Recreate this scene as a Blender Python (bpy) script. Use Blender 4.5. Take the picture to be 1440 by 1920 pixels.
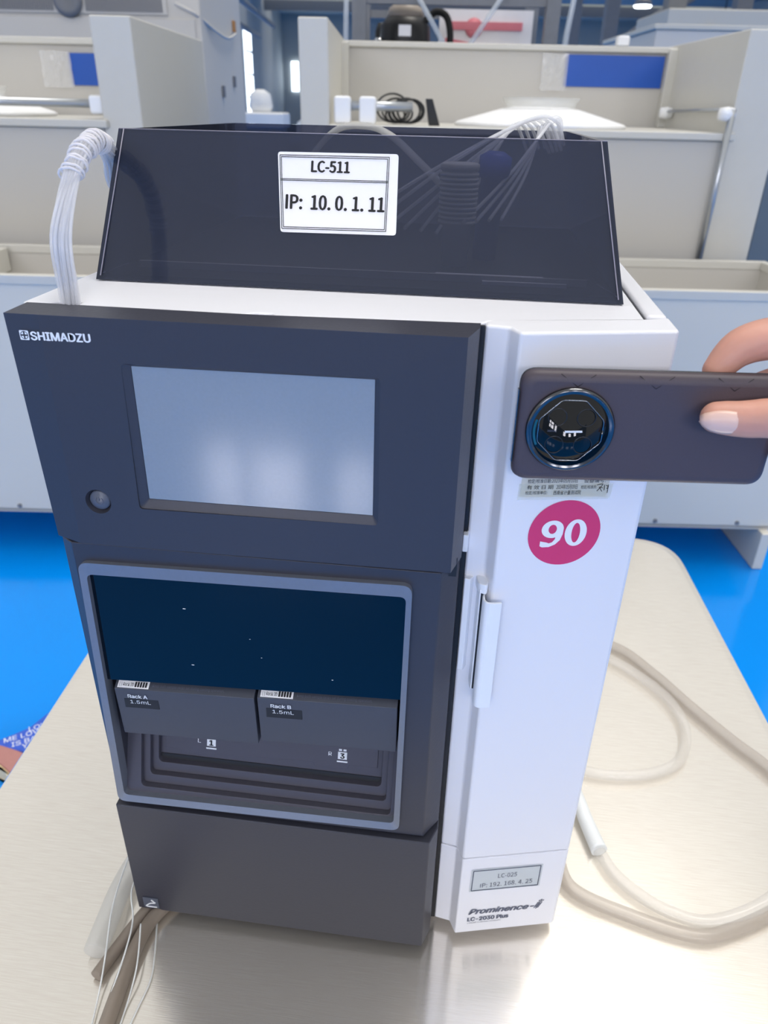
import bpy, bmesh, math, random
from mathutils import Vector, Matrix, noise
random.seed(7)
for o in list(bpy.data.objects): bpy.data.objects.remove(o, do_unlink=True)
scene = bpy.context.scene
COL = scene.collection

# ------------------------------------------------------------------ camera
CAM = Vector((0.2862, -0.4215, 0.7168))
cam_data = bpy.data.cameras.new('camera')
cam = bpy.data.objects.new('camera', cam_data); COL.objects.link(cam)
cam.location = CAM
cam.rotation_euler = (1.0684, -0.0198, 0.1258)
cam_data.sensor_fit = 'VERTICAL'; cam_data.sensor_height = 36.0
cam_data.lens = 1380.8 * 36.0 / 1920.0
cam_data.clip_start = 0.01; cam_data.clip_end = 200
cam_data.dof.use_dof = True; cam_data.dof.focus_distance = 0.56; cam_data.dof.aperture_fstop = 10.0
scene.camera = cam

# ------------------------------------------------------------------ world, daylight, exposure
w = bpy.data.worlds.new('hall_daylight'); scene.world = w; w.use_nodes = True
wn = w.node_tree.nodes; wl = w.node_tree.links
bg = wn['Background']; bg.inputs[0].default_value = (0.975, 0.98, 0.985, 1); bg.inputs[1].default_value = 0.68
sun_d = bpy.data.lights.new('skylight_sun', 'SUN'); sun_d.energy = 1.5; sun_d.angle = math.radians(22); sun_d.color = (1.0, 0.95, 0.87)
sun = bpy.data.objects.new('skylight_sun', sun_d); COL.objects.link(sun)
sun.location = (1.0, 1.0, 4.0)
sun.rotation_euler = Vector((-0.22, -0.16, -1.0)).to_track_quat('-Z', 'Y').to_euler()
vs = scene.view_settings
vs.view_transform = 'Standard'; vs.look = 'None'; vs.gamma = 1.0; vs.exposure = 0.14; vs.use_curve_mapping = False

# ------------------------------------------------------------------ materials
def lin(c):
    return tuple(((x/255)/12.92 if x/255 <= 0.04045 else ((x/255+0.055)/1.055)**2.4) for x in c)
MATS = {}
def mat(name, rgb, rough=0.5, metal=0.0, var=0.04, scale=25.0, stretch=(1,1,1), bump=0.0, coat=0.0, alpha=1.0, ior=1.45, aniso=0.0, rvar=0.0, spec=0.5, sss=0.0, trans=0.0):
    m = bpy.data.materials.new(name); m.use_nodes = True
    nt = m.node_tree; N = nt.nodes; L = nt.links; b = N['Principled BSDF']
    c = lin(rgb)
    tc = N.new('ShaderNodeTexCoord'); mp = N.new('ShaderNodeMapping'); mp.inputs['Scale'].default_value = stretch
    nz = N.new('ShaderNodeTexNoise'); nz.inputs['Scale'].default_value = scale; nz.inputs['Detail'].default_value = 4
    L.new(tc.outputs['Object'], mp.inputs[0]); L.new(mp.outputs[0], nz.inputs['Vector'])
    mx = N.new('ShaderNodeMix'); mx.data_type = 'RGBA'
    mx.inputs['A'].default_value = (*[x*(1-var) for x in c], 1); mx.inputs['B'].default_value = (*[min(1, x*(1+var)) for x in c], 1)
    L.new(nz.outputs['Fac'], mx.inputs['Factor']); L.new(mx.outputs['Result'], b.inputs['Base Color'])
    b.inputs['Roughness'].default_value = rough; b.inputs['Metallic'].default_value = metal
    b.inputs['IOR'].default_value = ior; b.inputs['Specular IOR Level'].default_value = spec
    b.inputs['Coat Weight'].default_value = coat; b.inputs['Alpha'].default_value = alpha
    b.inputs['Anisotropic'].default_value = aniso
    b.inputs['Transmission Weight'].default_value = trans
    if sss:
        b.inputs['Subsurface Weight'].default_value = sss; b.inputs['Subsurface Radius'].default_value = (1, .35, .2); b.inputs['Subsurface Scale'].default_value = 0.004
    if rvar:
        mr = N.new('ShaderNodeMapRange'); mr.inputs['To Min'].default_value = rough-rvar; mr.inputs['To Max'].default_value = rough+rvar
        L.new(nz.outputs['Fac'], mr.inputs['Value']); L.new(mr.outputs[0], b.inputs['Roughness'])
    if bump:
        bp = N.new('ShaderNodeBump'); bp.inputs['Strength'].default_value = bump; bp.inputs['Distance'].default_value = 0.002
        L.new(nz.outputs['Fac'], bp.inputs['Height']); L.new(bp.outputs[0], b.inputs['Normal'])
    MATS[name] = m
    return m
def emit(name, rgb, s):
    m = bpy.data.materials.new(name); m.use_nodes = True
    nt = m.node_tree; b = nt.nodes['Principled BSDF']
    nz = nt.nodes.new('ShaderNodeTexNoise'); nz.inputs['Scale'].default_value = 3
    mr = nt.nodes.new('ShaderNodeMapRange'); mr.inputs['To Min'].default_value = s*0.9; mr.inputs['To Max'].default_value = s*1.1
    nt.links.new(nz.outputs['Fac'], mr.inputs['Value']); nt.links.new(mr.outputs[0], b.inputs['Emission Strength'])
    b.inputs['Emission Color'].default_value = (*lin(rgb), 1); b.inputs['Base Color'].default_value = (*lin(rgb), 1)
    MATS[name] = m; return m

mat('white_shell', (230, 231, 237), 0.42, var=0.015, scale=6, bump=0.0)
mat('white_handle', (234, 238, 245), 0.38, var=0.01)
mat('dark_panel', (57, 58, 68), 0.38, var=0.05, scale=400, bump=0.05, rvar=0.03)
mat('dark_inner', (30, 32, 38), 0.5)
mat('dark_rack', (66, 70, 82), 0.42, var=0.04, scale=200)
mat('stage_grey', (76, 75, 86), 0.5, var=0.04, scale=200)
mat('frame_metal', (128, 134, 146), 0.36, metal=0.4, var=0.05, scale=300)
mat('smoked_window', (4, 9, 18), 0.04, var=0.02)
mat('print_white', (235, 238, 242), 0.6, var=0.01)
mat('print_grey', (95, 100, 118), 0.6, var=0.01)
mat('print_black', (22, 22, 26), 0.6, var=0.01)
mat('label_white', (246, 246, 250), 0.45, var=0.01)
mat('label_silver', (196, 203, 207), 0.5, var=0.03)
mat('label_yellowed', (206, 203, 190), 0.55, var=0.08, scale=60)
mat('tape', (228, 230, 214), 0.2, alpha=0.35, var=0.05)
mat('sticker_crimson', (212, 58, 112), 0.45, var=0.03)
mat('button_grey', (86, 92, 106), 0.35)
mat('rubber_black', (24, 24, 26), 0.7)
mat('clear_tube', (240, 242, 248), 0.12, alpha=0.36, var=0.03)
mat('clear_wrap', (248, 246, 250), 0.3, alpha=0.6, var=0.03)
mat('milky_tube', (226, 226, 222), 0.3, alpha=0.42, var=0.05, scale=40)
mat('pvc_hose', (226, 222, 214), 0.15, alpha=0.28, var=0.04)
mat('drain_hose', (190, 180, 168), 0.25, alpha=0.42, var=0.06)
mat('rubber_beige', (150, 138, 126), 0.4, alpha=0.8, var=0.08, scale=60)
mat('white_sleeve', (236, 240, 240), 0.4, alpha=0.9)
mat('blue_cap', (50, 72, 170), 0.4)
mat('phone_back', (74, 66, 74), 0.5, var=0.06, scale=900, bump=0.06)
mat('phone_edge', (34, 36, 42), 0.22, var=0.03)
mat('camera_glass', (5, 9, 14), 0.03, var=0.01)
mat('chrome', (190, 192, 196), 0.12, metal=1.0)
mat('dark_chrome', (96, 98, 102), 0.14, metal=1.0)
mat('teal_coating', (30, 86, 104), 0.1)
mat('skin', (204, 150, 132), 0.5, var=0.10, scale=90, bump=0.12, sss=0.12)
mat('nail', (226, 190, 176), 0.28, var=0.04)
mat('bench_paint', (196, 193, 186), 0.45, var=0.02, scale=3)
mat('bench_front', (216, 212, 201), 0.42, var=0.015, scale=3)
mat('bench_rim', (206, 204, 196), 0.42, var=0.02)
mat('sign_blue', (20, 82, 178), 0.35, var=0.08, scale=14)
mat('film', (244, 244, 244), 0.08, alpha=0.4)
mat('plastic_white', (244, 245, 246), 0.5, var=0.02)
mat('steel_rod', (180, 184, 188), 0.3, metal=0.8)
mat('cable_black', (26, 28, 30), 0.5)
mat('cabinet_grey', (208, 206, 202), 0.45, var=0.02, scale=3)
mat('vent_dark', (120, 124, 132), 0.5)
mat('door_slate', (96, 110, 122), 0.5, var=0.04)
mat('hall_wall', (176, 180, 178), 0.7, var=0.12, scale=0.6)
mat('hall_roof', (160, 176, 182), 0.7, var=0.15, scale=0.5)
mat('hall_steel', (124, 127, 132), 0.5, var=0.1)
mat('motor_black', (22, 23, 26), 0.4)
mat('motor_tan', (170, 158, 146), 0.4)
mat('poster_pink', (228, 130, 140), 0.5, var=0.2, scale=6)
mat('poster_white', (240, 236, 236), 0.5, var=0.03)
mat('acrylic_clear', (225, 232, 238), 0.08, alpha=0.45)
mat('acrylic_edge', (170, 168, 186), 0.2, alpha=0.7)  # lighter tint for the highlight lines drawn along the tray edges
mat('cloth_blue', (58, 92, 196), 0.8, var=0.2, scale=60, bump=0.2)
mat('brown_leather', (176, 124, 118), 0.6, var=0.08, scale=80)
mat('yellow_trim', (232, 212, 170), 0.6)
mat('orange_plastic', (190, 140, 90), 0.5)
emit('window_glow', (232, 244, 255), 3.2)
emit('window_bright', (248, 246, 255), 20.0)  # for the added windows behind the camera
emit('lamp_glow', (245, 250, 255), 6.0)

# brushed steel of the table: fine grain along its width, slightly wavy sheet
def steel_table():
    m = bpy.data.materials.new('brushed_steel'); m.use_nodes = True
    nt = m.node_tree; N = nt.nodes; L = nt.links; b = N['Principled BSDF']
    tc = N.new('ShaderNodeTexCoord')
    def nz(scale, st, det=4):
        mp = N.new('ShaderNodeMapping'); mp.inputs['Scale'].default_value = st
        n = N.new('ShaderNodeTexNoise'); n.inputs['Scale'].default_value = scale; n.inputs['Detail'].default_value = det
        L.new(tc.outputs['Object'], mp.inputs[0]); L.new(mp.outputs[0], n.inputs['Vector']); return n
    grain = nz(60, (.6, 16, 1)); blot = nz(7, (1, 1, 1)); wave = nz(3.2, (1.6, .55, 1), 1)
    mx = N.new('ShaderNodeMix'); mx.data_type = 'RGBA'
    mx.inputs['A'].default_value = (*lin((238, 229, 217)), 1); mx.inputs['B'].default_value = (*lin((255, 251, 242)), 1)
    L.new(grain.outputs['Fac'], mx.inputs['Factor'])
    mx2 = N.new('ShaderNodeMix'); mx2.data_type = 'RGBA'; mx2.blend_type = 'MULTIPLY'; mx2.inputs['Factor'].default_value = 0.08
    L.new(mx.outputs['Result'], mx2.inputs['A']); L.new(blot.outputs['Fac'], mx2.inputs['B'])
    L.new(mx2.outputs['Result'], b.inputs['Base Color'])
    b.inputs['Metallic'].default_value = 0.80; b.inputs['Roughness'].default_value = 0.17
    b.inputs['Anisotropic'].default_value = 0.88; b.inputs['Anisotropic Rotation'].default_value = 0.25
    tg = N.new('ShaderNodeTangent'); tg.direction_type = 'UV_MAP'; tg.uv_map = 'UVMap'; L.new(tg.outputs[0], b.inputs['Tangent'])
    bp = N.new('ShaderNodeBump'); bp.inputs['Strength'].default_value = 0.12; bp.inputs['Distance'].default_value = 0.0004
    L.new(grain.outputs['Fac'], bp.inputs['Height'])
    bp2 = N.new('ShaderNodeBump'); bp2.inputs['Strength'].default_value = 0.5; bp2.inputs['Distance'].default_value = 0.004
    L.new(wave.outputs['Fac'], bp2.inputs['Height']); L.new(bp2.outputs[0], bp.inputs['Normal'])
    L.new(bp.outputs[0], b.inputs['Normal'])
    MATS['brushed_steel'] = m
steel_table()
def floor_mat():
    m = mat('floor_epoxy', (0, 142, 240), 0.13, var=0.08, scale=1.5, rvar=0.03)
floor_mat()
def smoke():   # smoked acrylic sheet: lets a little of what lies behind through, mirrors the hall
    m = bpy.data.materials.new('smoked_acrylic'); m.use_nodes = True
    nt = m.node_tree; N = nt.nodes; L = nt.links
    for n in list(N):
        if n.type == 'BSDF_PRINCIPLED': N.remove(n)
    out = [n for n in N if n.type == 'OUTPUT_MATERIAL'][0]
    nz = N.new('ShaderNodeTexNoise'); nz.inputs['Scale'].default_value = 8
    mx = N.new('ShaderNodeMix'); mx.data_type = 'RGBA'
    mx.inputs['A'].default_value = (0.52, 0.53, 0.62, 1); mx.inputs['B'].default_value = (0.58, 0.59, 0.68, 1)
    L.new(nz.outputs['Fac'], mx.inputs['Factor'])
    t = N.new('ShaderNodeBsdfTransparent'); L.new(mx.outputs['Result'], t.inputs[0])
    d = N.new('ShaderNodeBsdfDiffuse'); d.inputs[0].default_value = (0.050, 0.064, 0.110, 1)
    s1 = N.new('ShaderNodeMixShader'); s1.inputs[0].default_value = 0.40
    L.new(t.outputs[0], s1.inputs[1]); L.new(d.outputs[0], s1.inputs[2])
    g = N.new('ShaderNodeBsdfGlossy'); g.inputs['Roughness'].default_value = 0.05
    fr = N.new('ShaderNodeFresnel'); fr.inputs[0].default_value = 1.45
    s2 = N.new('ShaderNodeMixShader'); L.new(fr.outputs[0], s2.inputs[0]); L.new(s1.outputs[0], s2.inputs[1]); L.new(g.outputs[0], s2.inputs[2])
    L.new(s2.outputs[0], out.inputs[0]); MATS['smoked_acrylic'] = m
smoke()
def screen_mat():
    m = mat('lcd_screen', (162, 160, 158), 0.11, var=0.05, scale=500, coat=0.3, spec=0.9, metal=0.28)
screen_mat()

# ------------------------------------------------------------------ mesh helpers
class MB:
    def __init__(s): s.v = []; s.f = []; s.sm = []
    def add(s, vs, fs, smooth=False):
        b = len(s.v); s.v += [Vector(p) for p in vs]
        for f in fs: s.f.append([i+b for i in f]); s.sm.append(smooth)
        return s
    def box(s, x0, x1, y0, y1, z0, z1, T=None):
        p = [Vector((x, y, z)) for z in (z0, z1) for y in (y0, y1) for x in (x0, x1)]
        if T: p = [Vector(T(*q)) for q in p]
        return s.add(p, [(0,2,3,1),(4,5,7,6),(0,1,5,4),(2,6,7,3),(0,4,6,2),(1,3,7,5)])
    def loft(s, rings, caps=True, smooth=False, closed=True):
        n = len(rings[0]); vs = [p for r in rings for p in r]; fs = []
        for k in range(len(rings)-1):
            for i in range(n if closed else n-1):
                j = (i+1) % n; fs.append((k*n+i, k*n+j, (k+1)*n+j, (k+1)*n+i))
        s.add(vs, fs, smooth)
        if caps:
            b = len(s.v)-len(vs)
            s.f.append([b+i for i in range(n)][::-1]); s.sm.append(False)
            s.f.append([b+(len(rings)-1)*n+i for i in range(n)]); s.sm.append(False)
        return s
    def prism(s, poly, z0, z1, poly2=None):
        return s.loft([[(x, y, z0) for x, y in poly], [(x, y, z1) for x, y in (poly2 or poly)]])
    def tube(s, pts, r, n=10, sub=8, closed=False, caps=True, radii=None, flat=None):
        P = smooth_path(pts, sub, closed) if sub > 1 else [Vector(p) for p in pts]
        m = len(P); rings = []
        t0 = (P[1]-P[0]).normalized(); up = Vector((0,0,1)) if abs(t0.z) < 0.9 else Vector((1,0,0))
        nrm = (up - t0*up.dot(t0)).normalized()
        for i in range(m):
            t = (P[min(i+1, m-1)] - P[max(i-1, 0)])
            t = t.normalized() if t.length > 1e-9 else t0
            nrm = (nrm - t*nrm.dot(t)); nrm = nrm.normalized() if nrm.length > 1e-6 else t.orthogonal().normalized()
            bn = t.cross(nrm)
            rr = r if radii is None else radii[0]+(radii[1]-radii[0])*i/(m-1) if len(radii) == 2 else radii[min(int(i/sub), len(radii)-1)]
            rings.append([P[i]+(nrm*math.cos(2*math.pi*k/n)+bn*math.sin(2*math.pi*k/n))*rr for k in range(n)])
        return s.loft(rings, caps=caps, smooth=True)
    def lathe(s, prof, c, axis=(0,0,1), n=32, caps=True):
        ax = Vector(axis).normalized(); a = ax.orthogonal().normalized(); b = ax.cross(a); c = Vector(c)
        rings = [[c+ax*h+(a*math.cos(2*math.pi*k/n)+b*math.sin(2*math.pi*k/n))*r for k in range(n)] for r, h in prof]
        return s.loft(rings, caps=caps, smooth=True)
    def xf(s, M): s.v = [M @ p for p in s.v]; return s
    def mesh(s, name):
        me = bpy.data.meshes.new(name); me.from_pydata([tuple(p) for p in s.v], [], s.f); me.update()
        bm = bmesh.new(); bm.from_mesh(me); bmesh.ops.recalc_face_normals(bm, faces=bm.faces); bm.to_mesh(me); bm.free()
        for p, q in zip(me.polygons, s.sm): p.use_smooth = q
        return me
    def build(s, name, m, parent=None, bevel=0, seg=2, cut=None):
        me = s.mesh(name)
        if cut is not None:
            a = bpy.data.objects.new('tmp_a', me); COL.objects.link(a)
            for k in (cut if isinstance(cut, list) else [cut]):
                b = bpy.data.objects.new('tmp_b', k.mesh('tmp')); COL.objects.link(b)
                md = a.modifiers.new('b', 'BOOLEAN'); md.object = b; md.operation = 'DIFFERENCE'; md.solver = 'EXACT'
                dg = bpy.context.evaluated_depsgraph_get(); dg.update()
                me2 = bpy.data.meshes.new_from_object(a.evaluated_get(dg))
                a.modifiers.clear(); a.data = me2
                bpy.data.objects.remove(b, do_unlink=True)
            me = a.data; bpy.data.objects.remove(a, do_unlink=True); me.name = name
        return link(name, me, m, parent, bevel, seg)
def link(name, me, m, parent=None, bevel=0, seg=2):
    n = len(me.vertices)
    lo = Vector((min(v.co[i] for v in me.vertices) for i in range(3))); hi = Vector((max(v.co[i] for v in me.vertices) for i in range(3)))
    c = (lo+hi)/2; c.z = lo.z if parent is None else c.z
    me.transform(Matrix.Translation(-c))
    o = bpy.data.objects.new(name, me); COL.objects.link(o)
    me.materials.clear(); me.materials.append(MATS[m])
    o.location = c
    if parent is not None:
        o.parent = parent; pl = world_loc(parent); o.location = c - pl
    if bevel:
        b = o.modifiers.new('bevel', 'BEVEL'); b.width = bevel; b.segments = seg; b.limit_method = 'ANGLE'; b.angle_limit = math.radians(32); b.harden_normals = True
    return o
def world_loc(o):
    p = o.location.copy()
    while o.parent is not None: o = o.parent; p += o.location
    return p
def thing(name, label, cat, loc=(0,0,0), group=None):
    o = bpy.data.objects.new(name, None); COL.objects.link(o); o.location = loc; o.empty_display_size = 0.05
    return tag(o, label, cat, group)
def tag(o, label, cat, group=None):
    o['label'] = label; o['category'] = cat
    if group: o['group'] = group
    return o
def struct(o, label=None, cat=None):
    o['kind'] = 'structure'
    if label: o['label'] = label
    if cat: o['category'] = cat
    return o
def smooth_path(pts, sub, closed=False):
    P = [Vector(p) for p in pts]; out = []; n = len(P)
    for i in range(n-1):
        p0 = P[max(i-1, 0)]; p1 = P[i]; p2 = P[i+1]; p3 = P[min(i+2, n-1)]
        for k in range(sub):
            t = k/sub
            out.append(0.5*((2*p1)+(p2-p0)*t+(2*p0-5*p1+4*p2-p3)*t*t+(3*p1-p0-3*p2+p3)*t**3))
    out.append(P[-1]); return out
def rpoly(c, r, n=5):
    """rounded polygon through the corners c (2D, counter-clockwise)"""
    out = []; m = len(c)
    for i in range(m):
        p = Vector(c[i]); a = Vector(c[i-1])-p; b = Vector(c[(i+1) % m])-p
        la, lb = a.length, b.length; a.normalize(); b.normalize()
        rr = min(r, la*.45, lb*.45); q0 = p+a*rr; q1 = p+b*rr
        for k in range(n+1):
            t = k/n; out.append(tuple(q0*(1-t)**2+p*2*t*(1-t)+q1*t*t))
    return out
import os
def bfont(fn):
    try: return bpy.data.fonts.load(os.path.join(bpy.utils.resource_path('LOCAL'), 'datafiles', 'fonts', fn))
    except Exception: return None
CJK = bfont('Noto Sans CJK Regular.woff2'); SANS = bfont('Inter.woff2')
def text(name, body, m, parent, o, ex, ey, width=None, height=None, bold=0.0, center=False, shear=0.0, space=1.0, font=None):
    cu = bpy.data.curves.new('t', 'FONT'); cu.body = body
    if font or SANS: cu.font = font or SANS
    cu.size = 1; cu.resolution_u = 3; cu.shear = shear; cu.space_character = space
    ob = bpy.data.objects.new('t', cu); COL.objects.link(ob)
    dg = bpy.context.evaluated_depsgraph_get(); dg.update()
    me = bpy.data.meshes.new_from_object(ob.evaluated_get(dg)); bpy.data.objects.remove(ob, do_unlink=True)
    xs = [v.co.x for v in me.vertices]; ys = [v.co.y for v in me.vertices]
    x0, x1, y0, y1 = min(xs), max(xs), min(ys), max(ys)
    sx = width/(x1-x0) if width else None; sy = height/(y1-y0) if height else None
    if sx is None: sx = sy
    if sy is None: sy = sx
    o = Vector(o); ex = Vector(ex).normalized(); ey = Vector(ey).normalized()
    off = -(x1-x0)/2 if center else 0
    for v in me.vertices:
        v.co = o + ex*((v.co.x-x0+off)*sx) + ey*((v.co.y-y0)*sy)
    if bold:   # heavier strokes: the same glyphs laid side by side
        n = len(me.vertices); vv = []; ff = []; h_ = bold*sy
        for q, (ax, ay) in enumerate(((-1, 0), (1, 0), (0, -.6), (0, .6))):
            vv += [tuple(v.co+ex*(h_*ax)+ey*(h_*ay)+ex.cross(ey)*(.00002*q)) for v in me.vertices]; ff += [[i+q*n for i in p.vertices] for p in me.polygons]
        me = bpy.data.meshes.new(name); me.from_pydata(vv, [], ff); me.update()
    return link(name, me, m, parent)
def flat(poly3):   # a flat printed shape
    b = MB(); b.add(poly3, [list(range(len(poly3)))]); return b
def slab(o, ex, ey, n, poly, t):
    """plate: 2D polygon in the (ex, ey) plane at o, thickness t towards n"""
    o = Vector(o); ex = Vector(ex).normalized(); ey = Vector(ey).normalized(); n = Vector(n).normalized()
    r0 = [o+ex*x+ey*y for x, y in poly]; r1 = [p+n*t for p in r0]
    return MB().loft([r0, r1])
def ring_plate(o, ex, ey, n, outer, inner, t):
    o = Vector(o); ex = Vector(ex); ey = Vector(ey); n = Vector(n)
    def R(p, h): return [o+ex*x+ey*y+n*h for x, y in p]
    b = MB(); b.loft([R(inner, 0), R(outer, 0), R(outer, t), R(inner, t), R(inner, 0)], caps=False); return b
X = Vector((1,0,0)); Y = Vector((0,1,0)); Z = Vector((0,0,1))

# ------------------------------------------------------------------ frame of the hall (turned a little against the instrument)
A = math.radians(6.4)
def bw(u, v, z):
    return (CAM.x + u*math.cos(A) - v*math.sin(A), CAM.y + u*math.sin(A) + v*math.cos(A), z)
def bbox(u0, u1, v0, v1, z0, z1): return MB().box(u0, u1, v0, v1, z0, z1, bw)
def at(u, v, z): return Vector(bw(u, v, z))
FL = -0.75

# ------------------------------------------------------------------ setting: floor and the hall far behind
struct(bbox(-14, 16, -8, 42, FL-0.1, FL).build('floor', 'floor_epoxy'))
struct(bbox(-14, 16, 40, 40.3, FL, 5.2).build('wall_far', 'hall_wall'))
struct(bbox(-5.6, -5.3, 9, 40, FL, 4.6).build('wall_left', 'hall_wall'))
struct(bbox(13, 13.3, 9, 40, FL, 4.6).build('wall_right', 'hall_wall'))
ce = struct(bbox(-14, 16, 9, 10.2, 4.35, 4.5).build('ceiling', 'hall_roof'))
for v0 in (12.5, 16.5, 20.5, 25.5, 31, 37): bbox(-14, 16, v0, v0+(2.2 if v0 < 24 else 3.4), 4.35, 4.5).build('roof_panel', 'hall_roof', ce)
k = 0
for v0 in (13.5, 17.0, 21.0, 25.0, 30.0):
    k += 1
    wd = struct(bbox(-5.3, -5.26, v0, v0+1.3, 0.3, 3.0).build('window_%d' % k, 'window_glow'))
    for q in (0.3, 0.95, 1.65, 2.35, 3.0):
        bbox(-5.28, -5.2, v0, v0+1.3, q-.03, q+.03).build('window_frame', 'hall_steel', wd)
for u0 in (-4.9, -3.9, -2.9, 3.0, 5.0, 7.2, 9.5):
    k += 1
    wd = struct(bbox(u0, u0+0.75, 39.9, 40, 1.3, 2.5).build('window_%d' % k, 'window_glow'))
    bbox(u0+.34, u0+.41, 39.85, 39.95, 1.3, 2.5).build('window_frame', 'hall_steel', wd)
wn_ = struct(bbox(-8, 9, -9.3, -9, FL, 4.8).build('wall_near', 'hall_wall'))
for u0, u1 in ((-5.10, -4.60), (-4.30, -3.50), (-2.90, -2.35), (.2, .9), (2.0, 2.7), (3.8, 4.5)):  # unseen windows, added and placed to throw bright streaks onto the touch screen
    k += 1
    wd = struct(bbox(u0, u1, -9, -8.97, 2.5, 4.4).build('window_%d' % k, 'window_bright'))
    for q in (2.5, 3.45, 4.4): bbox(u0, u1, -8.98, -8.92, q-.03, q+.03).build('window_frame', 'hall_steel', wd)
k = 0
for v0 in (10, 14, 18, 23, 29, 35):
    k += 1
    b = MB()
    b.box(-5.3, 13, v0, v0+.14, 4.0, 4.35, bw)
    struct(b.build('trim_%d' % k, 'hall_steel'))
for v0, u0 in ((11, -4.2), (15, -4.4), (20, -4.6), (11, 3.4), (15, 3.6), (20, 4.0), (11, 6.2), (15, 8.0), (13, 5.0)):
    k += 1
    struct(bbox(u0-.11, u0+.11, v0-.11, v0+.11, FL, 4.35).build('trim_%d' % k, 'hall_steel'))
k += 1   # sloping brace and overhead conduits
struct(MB().tube([at(2.6, 12, 1.2), at(4.6, 12, 2.6)], .09, n=8, sub=1).build('trim_%d' % k, 'hall_steel'))
for u0, z0 in ((-3.4, 2.35), (-3.0, 2.6)):
    k += 1
    struct(MB().tube([at(u0, 9.5, z0), at(u0-.4, 24, z0)], .06, n=8, sub=1).build('trim_%d' % k, 'hall_steel'))
# hall lamps under the roof
def hall_lamp(u, v, z, label):
    t = thing('ceiling_lamp', label, 'lamp', bw(u, v, z), 'high bay lamps under the hall roof')
    MB().lathe([(.03, .1), (.16, .06), (.2, -.02), (.19, -.02)], at(u, v, z), n=16).build('reflector', 'hall_steel', t)
    MB().lathe([(.0, -.03), (.185, -.03), (.17, -.06), (.0, -.075)], at(u, v, z), n=16).build('diffuser', 'lamp_glow', t)
    MB().tube([at(u, v, z+.08), at(u, v, 4.36)], .012, n=6, sub=1).build('cord', 'cable_black', t)
for i, (u, v, z, lb) in enumerate(((-2.35, 22, 3.35, 'round white lamp above the pale post beside the aisle'),
        (8.6, 19, 3.05, 'left lamp of the upper pair at the right edge of the hall'),
        (9.5, 19, 2.98, 'right lamp of the upper pair at the right edge of the hall'),
        (5.2, 19, 2.75, 'small lamp glinting between the grey columns at upper right'),
        (6.6, 18, 1.95, 'low lamp just above the pale canopy at upper right'))): hall_lamp(u, v, z, lb)
# far equipment in the aisle
def far_machine(name, label, u, v, w_, d, h, m, gr=None):
    t = thing(name, label, 'machine', bw(u, v, FL), gr)
    bbox(u-w_/2, u+w_/2, v, v+d, FL, FL+h*.72).build('cabinet', m, t, bevel=.02)
    bbox(u-w_/2-.03, u+w_/2+.03, v-.03, v+d, FL+h*.72, FL+h*.8).build('top', 'plastic_white', t, bevel=.02)
    MB().lathe([(.09, 0), (.12, .05), (.1, .16), (.04, .2)], at(u-.05, v+.2, FL+h*.8), n=16).build('hopper', 'plastic_white', t)
    bbox(u-w_*.3, u+w_*.1, v-.02, v, FL+.2, FL+.5).build('door', 'vent_dark', t)
far_machine('process_machine', 'pale machine with white rounded top far down the aisle', -1.3, 8.2, .34, .5, 1.75, 'cabinet_grey')
far_machine('process_machine', 'dark machine at the far end of the aisle beside pale post', -1.35, 12.5, .5, .6, 1.35, 'hall_steel')
# white canopy roof beyond the right-hand bay
t = thing('white_canopy', 'long pale box-shaped canopy roof standing behind the right bay', 'canopy', bw(2.4, 6.3, FL))
bbox(1.76, 4.6, 6.0, 7.4, 1.0, 1.22).build('roof_panel', 'cabinet_grey', t, bevel=.01)
bbox(1.74, 4.62, 5.98, 7.42, 1.22, 1.25).build('roof_edge', 'bench_rim', t, bevel=.005)
for (u, v) in ((1.85, 6.1), (4.5, 6.1), (1.85, 7.3), (4.5, 7.3)):
    bbox(u-.04, u+.04, v-.04, v+.04, FL, 1.0).build('post', 'bench_paint', t)
t = thing('storage_hood', 'cream coloured long hood further back at the right edge', 'hood', bw(5, 10.5, FL))
bbox(3.1, 7.5, 10.2, 11.5, 1.2, 1.78).build('hood_panel', 'bench_rim', t, bevel=.02)
for u in (3.6, 5.2, 6.8): bbox(u-.06, u+.06, 10.15, 10.2, 1.45, 1.6).build('latch', 'vent_dark', t)
for u in (3.2, 7.4): bbox(u-.06, u+.06, 10.5, 10.7, FL, 1.2).build('post', 'bench_paint', t)

# ------------------------------------------------------------------ equipment frame with the black pump behind the right bay
t = thing('equipment_frame', 'grey metal profile frame standing behind the right bay', 'frame', bw(.25, 4.7, FL))
for (u, v) in ((-.2, 4.55), (.79, 4.55), (-.2, 5.25), (.79, 5.25)): bbox(u-.035, u+.035, v-.035, v+.035, FL, 1.8).build('post', 'hall_steel', t)
for z in (.95, 1.2): bbox(-.2, .79, 4.53, 4.57, z-.02, z+.02).build('crossbar', 'hall_steel', t)
for z in (.95, 1.2): bbox(-.2, .79, 5.23, 5.27, z-.02, z+.02).build('crossbar', 'hall_steel', t)
bbox(-.2, .79, 4.57, 5.23, .96, .985).build('shelf', 'hall_steel', t)
t = thing('vacuum_pump', 'black round pump with tan lid on the equipment frame', 'pump', bw(.04, 4.75, .985))
MB().lathe([(.13, 0), (.14, .03), (.135, .12), (.11, .15), (.10, .16)], at(.04, 4.78, .985), n=24).build('body', 'motor_black', t)
MB().lathe([(.10, .16), (.09, .2), (.05, .225), (.0, .23)], at(.04, 4.78, .985), n=24).build('lid', 'motor_tan', t)
bbox(.005, .07, 4.632, 4.64, 1.05, 1.10).build('name_plate', 'label_white', t)
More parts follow.
